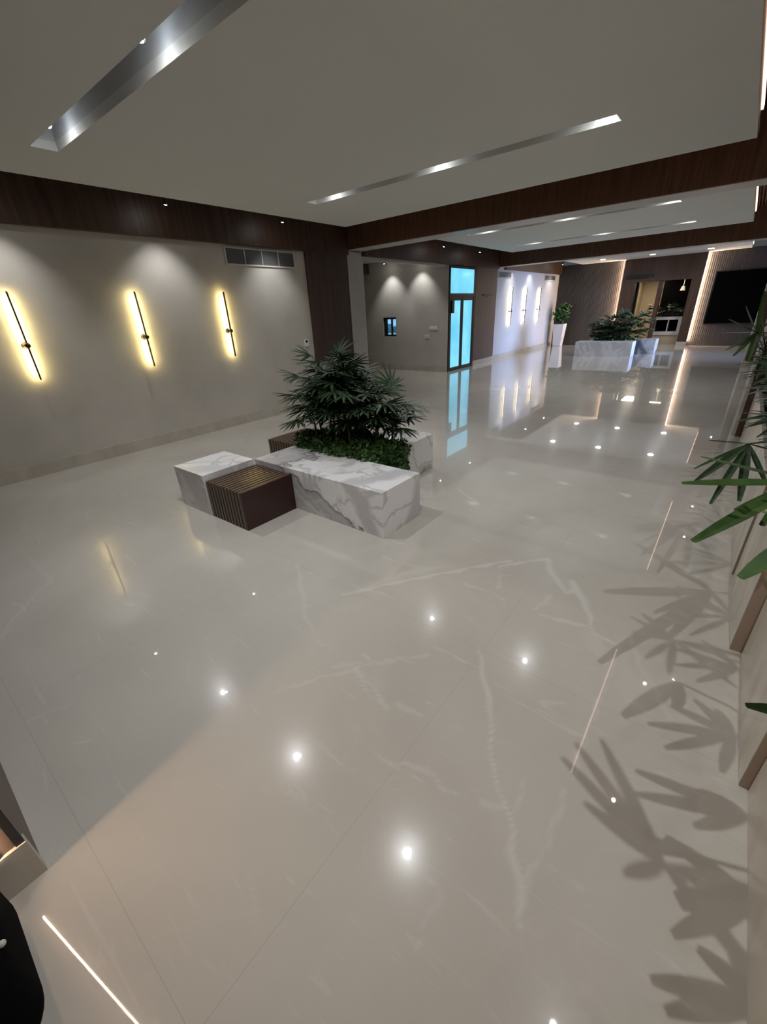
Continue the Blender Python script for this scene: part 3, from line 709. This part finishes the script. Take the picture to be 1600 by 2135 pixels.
# hall behind the portal
struct('wall_hall_back', MB().box(-5, .2, 22.6, 22.8, 0, 2.6), 'hallcream', 'cream wall at the end of the hall')
struct('wall_hall_left', MB().box(-3.75, -3.6, YB+.2, 22.6, 0, 2.6), 'hallcream', 'cream left wall of the hall')
struct('wall_hall_right', MB().box(-1.3, -1.15, YB+.2, 22.6, 0, 2.6), 'wood', 'dark right wall of the hall')
struct('ceiling_hall', MB().box(-3.75, -1.15, YB+.2, 22.8, 2.35, 2.45), 'wood', 'dark ceiling of the hall')
struct('wall_hall_mid', MB().box(-2.72, -1.3, 21.4, 21.5, .9, 2.35), 'screen', 'dark mirror wall in the hall')
struct('wall_hall_dark', MB().box(-3.44, -3.30, 19.62, 19.8, 0, 2.2), 'black', 'dark door edge just inside the doorway')
area('hall_lamp', (-3.0, 20.9, 2.3), (0, 0, 0), .5, 1.0, 20, (1, .86, .68))
area('hall_lamp', (-2.0, 20.3, 2.3), (0, 0, 0), .4, .5, 10, (1, .83, .6))
t = thing('console_counter', 'white counter with a dark open niche seen through the portal', 'counter', (-2.2, 20.2, 0))
build('body', MB().box(-2.72, -1.62, 20.15, 20.6, .3, .42).box(-2.72, -1.62, 20.15, 20.6, .83, .92).box(-2.72, -2.58, 20.15, 20.6, .42, .83).box(-1.85, -1.62, 20.15, 20.6, .42, .83).box(-2.72, -1.62, 20.5, 20.6, .42, .83), 'pot', t)
build('niche', MB().box(-2.58, -1.85, 20.42, 20.49, .42, .83), 'screen', t)
build('divider', MB().box(-2.18, -2.15, 20.16, 20.4, .42, .83), 'white', t)
build('plinth', MB().box(-2.72, -1.62, 20.2, 20.6, 0, .3), 'hallcream', t)
t = thing('pendant_lamp', 'small white pendant lamp hanging beyond the portal', 'lamp', (-2.02, 20.9, 1.65))
build('cord', MB().tube([(-2.02, 20.9, 1.95), (-2.02, 20.9, 2.35)], .008, 6), mat_emit('pendant_glow', (1, .9, .7), 1.2), t)
build('shade', MB().tube([(-2.02, 20.9, 1.80), (-2.02, 20.9, 1.95)], [.09, .05], 14), 'ventframe', t)

# ------------------------------------------------------------------ plants
def blade(mb, hub, tip, w, up, droop=.12, blunt=.5, seg=5):
    hub = Vector(hub); tip = Vector(tip); ax = tip-hub; L = ax.length
    side = ax.cross(up)
    if side.length < 1e-6: side = Vector((1,0,0))
    side.normalize(); nrm = side.cross(ax).normalized()
    i0 = len(mb.v)
    prof = [.25, .75, 1.0, .95, .75, .28*blunt+.1]
    for k in range(seg+1):
        t = k/seg
        c = hub + ax*t - Vector((0,0,1))*(droop*L*t*t)
        ww = w*prof[min(k, len(prof)-1)]*.5
        mb.v += [tuple(c - side*ww), tuple(c - nrm*ww*.35), tuple(c + side*ww)]
    for k in range(seg):
        a = i0+3*k
        mb.f.append((a, a+1, a+4, a+3)); mb.f.append((a+1, a+2, a+5, a+4))
def fan(mb, hub, d, n, L, w, spread, rnd, up=None, droop=.15):
    d = Vector(d).normalized()
    u = Vector((0,0,1)) if up is None else Vector(up)
    s = d.cross(u).normalized(); nn = s.cross(d).normalized()
    for k in range(n):
        a = (k/(n-1)-.5)*2*spread if n > 1 else 0
        l = L*(1-.28*abs(a)/max(.01, spread))*rnd.uniform(.88, 1.08)
        dd = (d*math.cos(a) + s*math.sin(a)).normalized()
        dd = (dd - nn*.12*abs(a)).normalized()
        blade(mb, hub, Vector(hub)+dd*l, w*rnd.uniform(.85, 1.1), nn, droop*rnd.uniform(.6, 1.5))
def make_palm(label, x, y, z0, h, seed, leaf='leaf', group=None, nf=9, L=.25, w=.026, lean=(0, 0), reach=.2, cat='palm', blades=8, low=.45):
    rnd = random.Random(seed)
    t = thing('lady_palm', label, 'plant', (x, y, z0), group)
    st = MB(); fo = MB()
    top = Vector((x+lean[0]*h, y+lean[1]*h, z0+h))
    mid = Vector((x+lean[0]*h*.3, y+lean[1]*h*.3, z0+h*.5))
    st.tube([(x, y, z0), mid, top], [.011, .010, .007], 6)
    for k in range(nf):
        f = low + (1-low)*(k+.5)/nf
        p = Vector((x, y, z0)).lerp(top, f)
        az = k*2.4+rnd.uniform(-.4, .4)+seed
        el = math.radians(rnd.uniform(5, 45) + 35*max(0, f-.75)*4*rnd.random())
        d = Vector((math.cos(az)*math.cos(el), math.sin(az)*math.cos(el), math.sin(el)))
        r = reach*rnd.uniform(.7, 1.2)
        hub = p + d*r
        st.tube([p, p+d*r*.5+Vector((0,0,.01)), hub], [.004, .003, .0025], 5)
        d2 = (d + Vector((0,0,-.35+.2*rnd.random()))).normalized()
        fan(fo, hub, d2, blades, L*rnd.uniform(.85, 1.1), w, math.radians(82), rnd)
    build('cane', st, 'cane', t)
    build('fronds', fo, leaf, t)
    return t
def leaf_cluster(mb, cx, cy, cz, rx, ry, rz, n, size, rnd):
    for _ in range(n):
        while True:
            a, b, c = rnd.uniform(-1,1), rnd.uniform(-1,1), rnd.uniform(-1,1)
            if a*a+b*b+c*c <= 1: break
        p = Vector((cx+a*rx, cy+b*ry, cz+c*rz))
        d = Vector((rnd.uniform(-1,1), rnd.uniform(-1,1), rnd.uniform(-.3,.9))).normalized()
        s = size*rnd.uniform(.6, 1.2)
        sd = d.cross(Vector((rnd.uniform(-1,1), rnd.uniform(-1,1), rnd.uniform(-1,1)))).normalized()
        q = d.cross(sd)
        i = len(mb.v)
        mb.v += [tuple(p), tuple(p+d*s*.45+sd*s*.33+q*s*.06), tuple(p+d*s), tuple(p+d*s*.45-sd*s*.33+q*s*.06)]
        mb.f.append((i, i+1, i+2)); mb.f.append((i, i+2, i+3))

# near island: marble and slatted benches round a bed
def slatted_block(label, x0, x1, y0, y1, h):
    t = thing('slatted_bench', label, 'bench', ((x0+x1)/2, (y0+y1)/2, 0), 'slatted wooden bench blocks')
    build('core', MB().box(x0, x1-.02, y0+.018, y1, 0, h-.018), 'black', t)
    build('side_panel', MB().box(x1-.0199, x1, y0, y1, 0, h), 'bench_side', t)
    n = max(6, int((x1-x0)/.046)); p = (x1-.021-x0)/n
    s = MB()
    for i in range(n):
        a = x0+i*p+.016; b = x0+(i+1)*p
        s.box(a, b, y0, y1, h-.0179, h)
        s.box(a, b, y0, y0+.0179, 0, h-.018)
    build('slats', s, 'bench_wood', t)
    return t
def marble_block(label, x0, x1, y0, y1, h, mat, joint=None):
    t = thing('marble_bench', label, 'bench', ((x0+x1)/2, (y0+y1)/2, 0), None)
    if joint:
        build('slab', MB().box(x0, joint, y0, y1, 0, h), mat, t, bevel=.003)
        build('slab', MB().box(joint, x1, y0, y1, 0, h), 'marble1b', t, bevel=.002)
    else:
        build('slab', MB().box(x0, x1, y0, y1, 0, h), mat, t, bevel=.003)
    return t
H = .387
marble_block('small pale marble bench block at the left end of the near island', -3.87, -3.367, 1.62, 2.155, H, 'marble2')
slatted_block('dark slatted wooden block in the front corner of the near island', -3.364, -2.824, 1.63, 2.158, .338)
marble_block('long grey veined marble bench along the front of the near island', -3.36, -1.792, 2.162, 2.668, H, 'marble1', -2.28)
slatted_block('dark slatted wooden block behind the plants at the left of the near island', -3.83, -3.36, 2.672, 3.22, H)
marble_block('banded marble block at the back right of the near island', -2.86, -2.335, 3.22, 3.74, H, 'marble3')
bed = thing('planter_bed', 'dark soil bed enclosed by the near island benches', 'planter', (-2.85, 2.95, 0))
build('liner', MB().box(-3.355, -2.34, 2.672, 2.70, 0, .36).box(-3.355, -3.33, 2.70, 3.215, 0, .36).box(-2.365, -2.34, 2.70, 3.215, 0, .36).box(-3.33, -2.365, 3.19, 3.215, 0, .36), 'black', bed)
build('soil', MB().box(-3.329, -2.366, 2.701, 3.189, 0, .34), 'soil', bed)
rnd = random.Random(4)
iv = MB()
leaf_cluster(iv, -2.85, 2.93, .40, .58, .33, .12, 3600, .06, rnd)
for k in range(26):
    x = -3.3+k*.037; leaf_cluster(iv, x, 2.70, .40, .04, .05, .05, 40, .055, rnd)
for k in range(15):
    leaf_cluster(iv, -2.35, 2.72+k*.034, .37, .07, .04, .09, 60, .055, rnd)
    leaf_cluster(iv, -2.31, 2.72+k*.034, .20, .02, .03, .17, 45, .055, rnd)
leaf_cluster(iv, -3.25, 2.80, .42, .20, .18, .10, 500, .055, rnd)
leaf_cluster(iv, -2.48, 2.85, .41, .20, .20, .10, 500, .055, rnd)
for k in range(4):
    x = -3.35+.12*k; iv.tube([(x, 2.9, .4), (x-.06, 2.88, .55+.04*k)], .002, 4)
    leaf_cluster(iv, x-.06, 2.88, .56+.04*k, .03, .03, .03, 8, .045, rnd)
tag(build('ivy_ground_cover', iv, 'ivy', base=(-2.85, 2.95, .34)), 'low leafy green ground cover filling the near island bed', 'ground cover', kind='stuff')
def spots_in(x0, x1, y0, y1, n, rnd, dmin):
    out = []
    k = 0
    while len(out) < n and k < 5000:
        k += 1
        p = (rnd.uniform(x0, x1), rnd.uniform(y0, y1))
        if all((p[0]-q[0])**2+(p[1]-q[1])**2 > dmin*dmin for q in out): out.append(p)
    return out
ORD = ['leftmost', 'second from the left', 'third from the left', 'fourth from the left', 'fifth from the left', 'sixth from the left', 'seventh from the left', 'eighth from the left', 'ninth from the left',
       'tenth from the left', 'eleventh from the left', 'twelfth from the left', 'seventh from the right', 'sixth from the right', 'fifth from the right', 'fourth from the right', 'third from the right', 'second from the right', 'rightmost']
def ordinal(i, n):
    if i == 0: return 'leftmost'
    if i == n-1: return 'rightmost'
    w_ = ['', 'second', 'third', 'fourth', 'fifth', 'sixth', 'seventh', 'eighth', 'ninth', 'tenth', 'eleventh', 'twelfth', 'thirteenth']
    return w_[i] + ' from the left' if i < n/2 else w_[n-1-i] + ' from the right'
rnd = random.Random(11)
pos = sorted(spots_in(-3.22, -2.42, 2.76, 3.14, 18, rnd, .10))
for i, (x, y) in enumerate(pos):
    u = (x+3.22)/.8
    h = .50 + .30*math.sin(PI*min(1, max(0, u*.9+.1))) + rnd.uniform(-.20, .08)
    if x > -2.65: h = rnd.uniform(.30, .55)
    make_palm('dark green lady palm in the near island bed, ' + ordinal(i, len(pos)), x, y, .34, h, 20+i, 'leaf', 'lady palms of the near island', nf=13, L=.25, w=.027,
              lean=((x+2.85)*.30, (y-2.95)*.3), reach=.15, low=.52, blades=9)

# far island
marble_block('pale marble bench at the front of the far island', -4.07, -2.42, 15.2, 15.75, .43, 'marble2')
marble_block('grey marble block at the back right of the far island', -2.62, -1.96, 16.3, 16.9, .42, 'marble3')
marble_block('low marble block at the back left of the far island', -3.9, -3.3, 16.3, 16.9, .42, 'marble2')
bed2 = thing('planter_bed', 'dark soil bed of the far island', 'planter', (-3.1, 16.0, 0))
build('liner', MB().box(-3.75, -2.42, 15.76, 15.79, 0, .40).box(-3.75, -3.72, 15.79, 16.29, 0, .40).box(-2.45, -2.42, 15.79, 16.29, 0, .4).box(-3.72, -2.45, 16.26, 16.29, 0, .4), 'black', bed2)
build('soil', MB().box(-3.72, -2.45, 15.79, 16.26, 0, .38), 'soil', bed2)
iv2 = MB(); leaf_cluster(iv2, -3.1, 16.0, .45, .66, .26, .09, 500, .09, rnd)
tag(build('ivy_ground_cover', iv2, 'ivy', base=(-3.1, 16.0, .38)), 'low leafy ground cover in the far island bed', 'ground cover', kind='stuff')
fp = sorted(spots_in(-3.6, -2.45, 15.85, 16.2, 11, rnd, .14))
for i, (x, y) in enumerate(fp):
    make_palm('lady palm in the far island bed, ' + ordinal(i, len(fp)), x, y, .38, .45+rnd.uniform(0, .18)+.14*(x+3.6), 60+i, 'leaf', 'lady palms of the far island', nf=13, L=.30, w=.05, reach=.17, low=.2,
              lean=((x+3.0)*.3, 0))
# hall plants on the counter
for i, x in enumerate((-2.75, -2.45, -2.1, -1.78)):
    make_palm('leafy palm on the white counter beyond the portal, ' + ordinal(i, 4), x, 20.35, .92, .30, 90+i, 'leaf', 'palms on the hall counter', nf=9, L=.24, w=.055, reach=.12, low=.1)
# tall pot in the far corner
t = thing('tall_pot', 'tall white square pot standing in the far left corner', 'pot', (-5.72, 18.75, 0))
build('vase', MB().frustum(-5.72, 18.75, .0, .83, .15, .15, .21, .21), 'pot', t, bevel=.01)
build('soil', MB().box(-5.90, -5.54, 18.57, 18.93, .82, .835), 'soil', t)
rnd = random.Random(5)
t = thing('potted_ficus', 'bushy green ficus in the tall white pot', 'plant', (-5.72, 18.75, .83))
sm = MB()
for k in range(5):
    a = k*1.26; sm.tube([(-5.72, 18.75, .83), (-5.72+.1*math.cos(a), 18.75+.1*math.sin(a), 1.1), (-5.72+.2*math.cos(a), 18.75+.2*math.sin(a), 1.38)], [.012, .009, .005], 6)
build('stem', sm, 'cane', t)
fm = MB(); leaf_cluster(fm, -5.72, 18.75, 1.18, .27, .27, .30, 520, .13, rnd); leaf_cluster(fm, -5.62, 18.75, 1.42, .2, .2, .14, 160, .12, rnd)
build('foliage', fm, 'ficus', t)

# ------------------------------------------------------------------ right hand planters
def planter(label, x0, y0, y1, h=.62):
    t = thing('stone_planter', label, 'planter', (x0+.4, (y0+y1)/2, 0), 'cream stone planters along the right side')
    x1 = 1.15
    build('front_panel', MB().box(x0, x0+.03, y0+.012, y1, 0, h), 'cream', t)
    build('end_panel', MB().box(x0+.0, x1, y0, y0+.0119, 0, h), 'browncap', t)  # end face coloured browner and darker than the cream front
    build('back_panel', MB().box(x1-.03, x1, y0+.012, y1, 0, h), 'cream', t)
    build('soil', MB().box(x0+.031, x1-.031, y0+.012, y1, h-.12, h-.05), 'soil', t)
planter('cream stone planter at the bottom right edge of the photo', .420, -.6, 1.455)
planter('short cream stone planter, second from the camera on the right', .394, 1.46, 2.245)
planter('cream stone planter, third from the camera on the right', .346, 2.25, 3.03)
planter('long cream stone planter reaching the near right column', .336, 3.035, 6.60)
rnd = random.Random(21)
nth = ['first', 'second', 'third', 'fourth', 'fifth', 'sixth', 'seventh', 'eighth', 'ninth', 'tenth', 'eleventh', 'twelfth']
LAMP = np.array([.42, .5, 2.86])
def frond_point(x, y, z):
    """leaf position over the planter whose shadow from the planter lamp falls where the photo shows it"""
    a, b = px2floor(1100+x/1.954, 1042+y/1.954)
    S = np.array([a, b, 0.0])
    return Vector(S + (LAMP-S)*z/LAMP[2])
FR = [((560, 1490), [(140, 1045), (195, 985), (300, 970), (230, 1230), (390, 1520)], 1.30, .030),
      ((900, 1290), [(440, 1100), (440, 1195), (680, 1330), (700, 1180)], 1.02, .036),
      ((840, 960), [(490, 910), (580, 835), (680, 810), (770, 850), (560, 1010), (790, 1110)], 1.02, .034),
      ((600, 575), [(420, 475), (465, 460), (425, 535), (480, 645), (575, 710)], 1.28, .024),
      ((860, 690), [(590, 600), (600, 670), (710, 570), (690, 740)], 1.0, .030),
      ((840, 480), [(580, 465), (600, 390), (610, 350), (700, 320), (660, 550)], 1.10, .026),
      ((840, 265), [(570, 250), (585, 190), (620, 310), (600, 165)], 1.22, .026),
      ((930, 1640), [(560, 1370), (600, 1610), (590, 1770), (620, 1650), (700, 1500)], .92, .044),
      ((960, 2060), [(690, 1820), (830, 1850), (500, 1950), (560, 2080)], .92, .040),
      ((850, 140), [(620, 90), (700, 60), (740, 10), (640, 130)], 1.22, .024),
      ((850, 30), [(700, -20), (730, -60), (690, 20)], 1.18, .024)]
order = sorted(range(len(FR)), key=lambda k: -FR[k][0][1])
for i, k in enumerate(order):
    hb, tips, z, wd_ = FR[k]
    hub = frond_point(hb[0], hb[1], z)
    base = Vector((max(.62, hub.x+.12), hub.y, .55))
    t = thing('lady_palm', 'broad bladed lady palm frond casting a shadow on the floor, %s from the camera' % nth[i], 'plant', base, 'lady palms of the right planters')
    c = MB(); fo = MB()
    knee = Vector((base.x-.02, base.y, z-.05))
    c.tube([base, knee], [.011, .008], 6); c.tube([knee, (knee+hub)/2+Vector((0, 0, .03)), hub], [.005, .004, .003], 6)
    for tx, ty in tips:
        tp = frond_point(tx, ty, z-.03)
        blade(fo, hub, tp, wd_*.9, Vector((0, 0, 1)), .03, 1.0, 5)
    for a in range(2):
        an = -.5+a*.9
        blade(fo, hub, hub+Vector((.16*math.cos(an), .16*math.sin(an), -.03)), wd_, Vector((0, 0, 1)), .1, 1.0, 5)
    build('cane', c, 'cane', t); build('fronds', fo, 'leafbright', t)
ys = [3.25, 3.6, 4.0, 4.4, 4.8, 5.2, 5.6, 6.0, 6.35]
for i, y in enumerate(ys):
    x = rnd.uniform(.58, .72); h = rnd.uniform(.42, .72)
    lab = 'green lady palm at the far end of the right planters, ' + nth[len(ys)-1-i] + ' from the near column'
    make_palm(lab, x, y+rnd.uniform(-.04, .04), .55, h, 130+i, 'leaf', 'lady palms of the right planters',
              nf=11, L=.29, w=.034, reach=.2, low=.3, lean=(-.22, 0), blades=8)
# the fronds that reach into the picture, from the plant at the planter edge
def px3(x, y, z): a, b = px2floor(x, y, z); return Vector((a, b, z))
def at_y(x, y, Y):
    d = R.T @ np.array([(x-800)/F_PX, (y-1067.5)/F_PX, 1.0]); k = Y/d[1]
    return Vector((d[0]*k, Y, CAM_H+d[2]*k))
def frond(label, base, knee, hub, tips, mat='leafbright'):
    t = thing('lady_palm', label, 'plant', base, 'lady palms of the right planters')
    c = MB(); fo = MB()
    c.tube([base, knee], [.012, .009], 7); c.tube([knee, (Vector(knee)+hub)/2+Vector((0, 0, .04)), hub], [.006, .005, .004], 7)
    for tip, w_ in tips: blade(fo, hub, tip, w_, Vector((.15, 0, 1)), .015, 1.0, 5)
    build('cane', c, 'cane', t); build('fronds', fo, mat, t)
frond('large green palm frond with long broad blades reaching in from the right edge', (.58, 2.0, .55), (.54, 2.0, 1.0), Vector((.31, 1.97, .99)),
      [(px3(1425, 1004, 1.00), .056), (px3(1448, 1122, .97), .048), (px3(1461, 948, .96), .046), (px3(1534, 1061, .93), .034), (px3(1590, 1092, .95), .04)])
frond('single broad palm blades pointing down over the cream planter at the right edge', (.56, 1.30, .55), (.50, 1.32, 1.0), Vector((.265, 1.36, 1.06)),
      [(px3(1545, 1202, .98), .046), (px3(1640, 1230, .9), .04)])
frond('one dark tipped palm blade in front of the cream planter, lowest on the right edge', (.60, 1.05, .55), (.55, 1.0, .84), Vector((.33, .93, .86)),
      [(px3(1557, 1469, .86), .034)])
hb = px3(1562, 925, .93)
frond('darker palm frond just behind the large broad bladed frond', (.60, hb.y, .55), (.52, hb.y, .95), hb,
      [(px3(1449, 975, .86), .020), (px3(1452, 1000, .84), .038), (px3(1483, 1047, .78), .030), (px3(1543, 1042, .76), .040), (px3(1480, 917, .95), .020), (px3(1600, 1010, .8), .034), (px3(1620, 940, .9), .03)], 'leaf')
hb = at_y(1580, 693, 3.9)
frond('palm frond spread before the black wall screen at the right edge', (.62, 4.0, .55), (.50, 3.95, 1.25), hb,
      [(at_y(1521, 664, 3.8), .050), (at_y(1505, 693, 3.85), .034), (at_y(1557, 637, 3.9), .050), (at_y(1514, 729, 3.8), .036), (at_y(1530, 741, 3.8), .034), (at_y(1596, 605, 3.95), .055),
       (at_y(1612, 660, 3.9), .055), (at_y(1560, 752, 3.8), .034), (at_y(1625, 720, 4.0), .05), (at_y(1590, 756, 3.9), .04)], 'leafbright')
hb = at_y(1598, 735, 4.3)
frond('dark palm frond hanging beside the near right column', (.66, 4.4, .55), (.54, 4.35, 1.15), hb,
      [(at_y(1562, 728, 4.2), .045), (at_y(1553, 700, 4.2), .045), (at_y(1570, 670, 4.3), .055), (at_y(1590, 640, 4.3), .055), (at_y(1575, 790, 4.2), .045), (at_y(1640, 690, 4.3), .05), (at_y(1600, 800, 4.3), .045)], 'leaf')

# ------------------------------------------------------------------ black bag at the bottom left
t = thing('backpack', 'black fabric bag with a small metal stud at the bottom left', 'bag', (-1.10, -.42, 0))
b = MB().box(-1.34, -.90, -.60, -.26, .0, .36)
o = build('body', b, 'fabric', t); bv = o.modifiers.new('bevel', 'BEVEL'); bv.width = .10; bv.segments = 9
for p_ in o.data.polygons: p_.use_smooth = True
build('stud', MB().sphere((-1.02, -.262, .30), .008, 10, 6), 'ventframe', t, smooth=True)
o = build('side_pocket', MB().box(-.905, -.85, -.56, -.30, .0, .20), 'olive', t); bv = o.modifiers.new('bevel', 'BEVEL'); bv.width = .02; bv.segments = 3
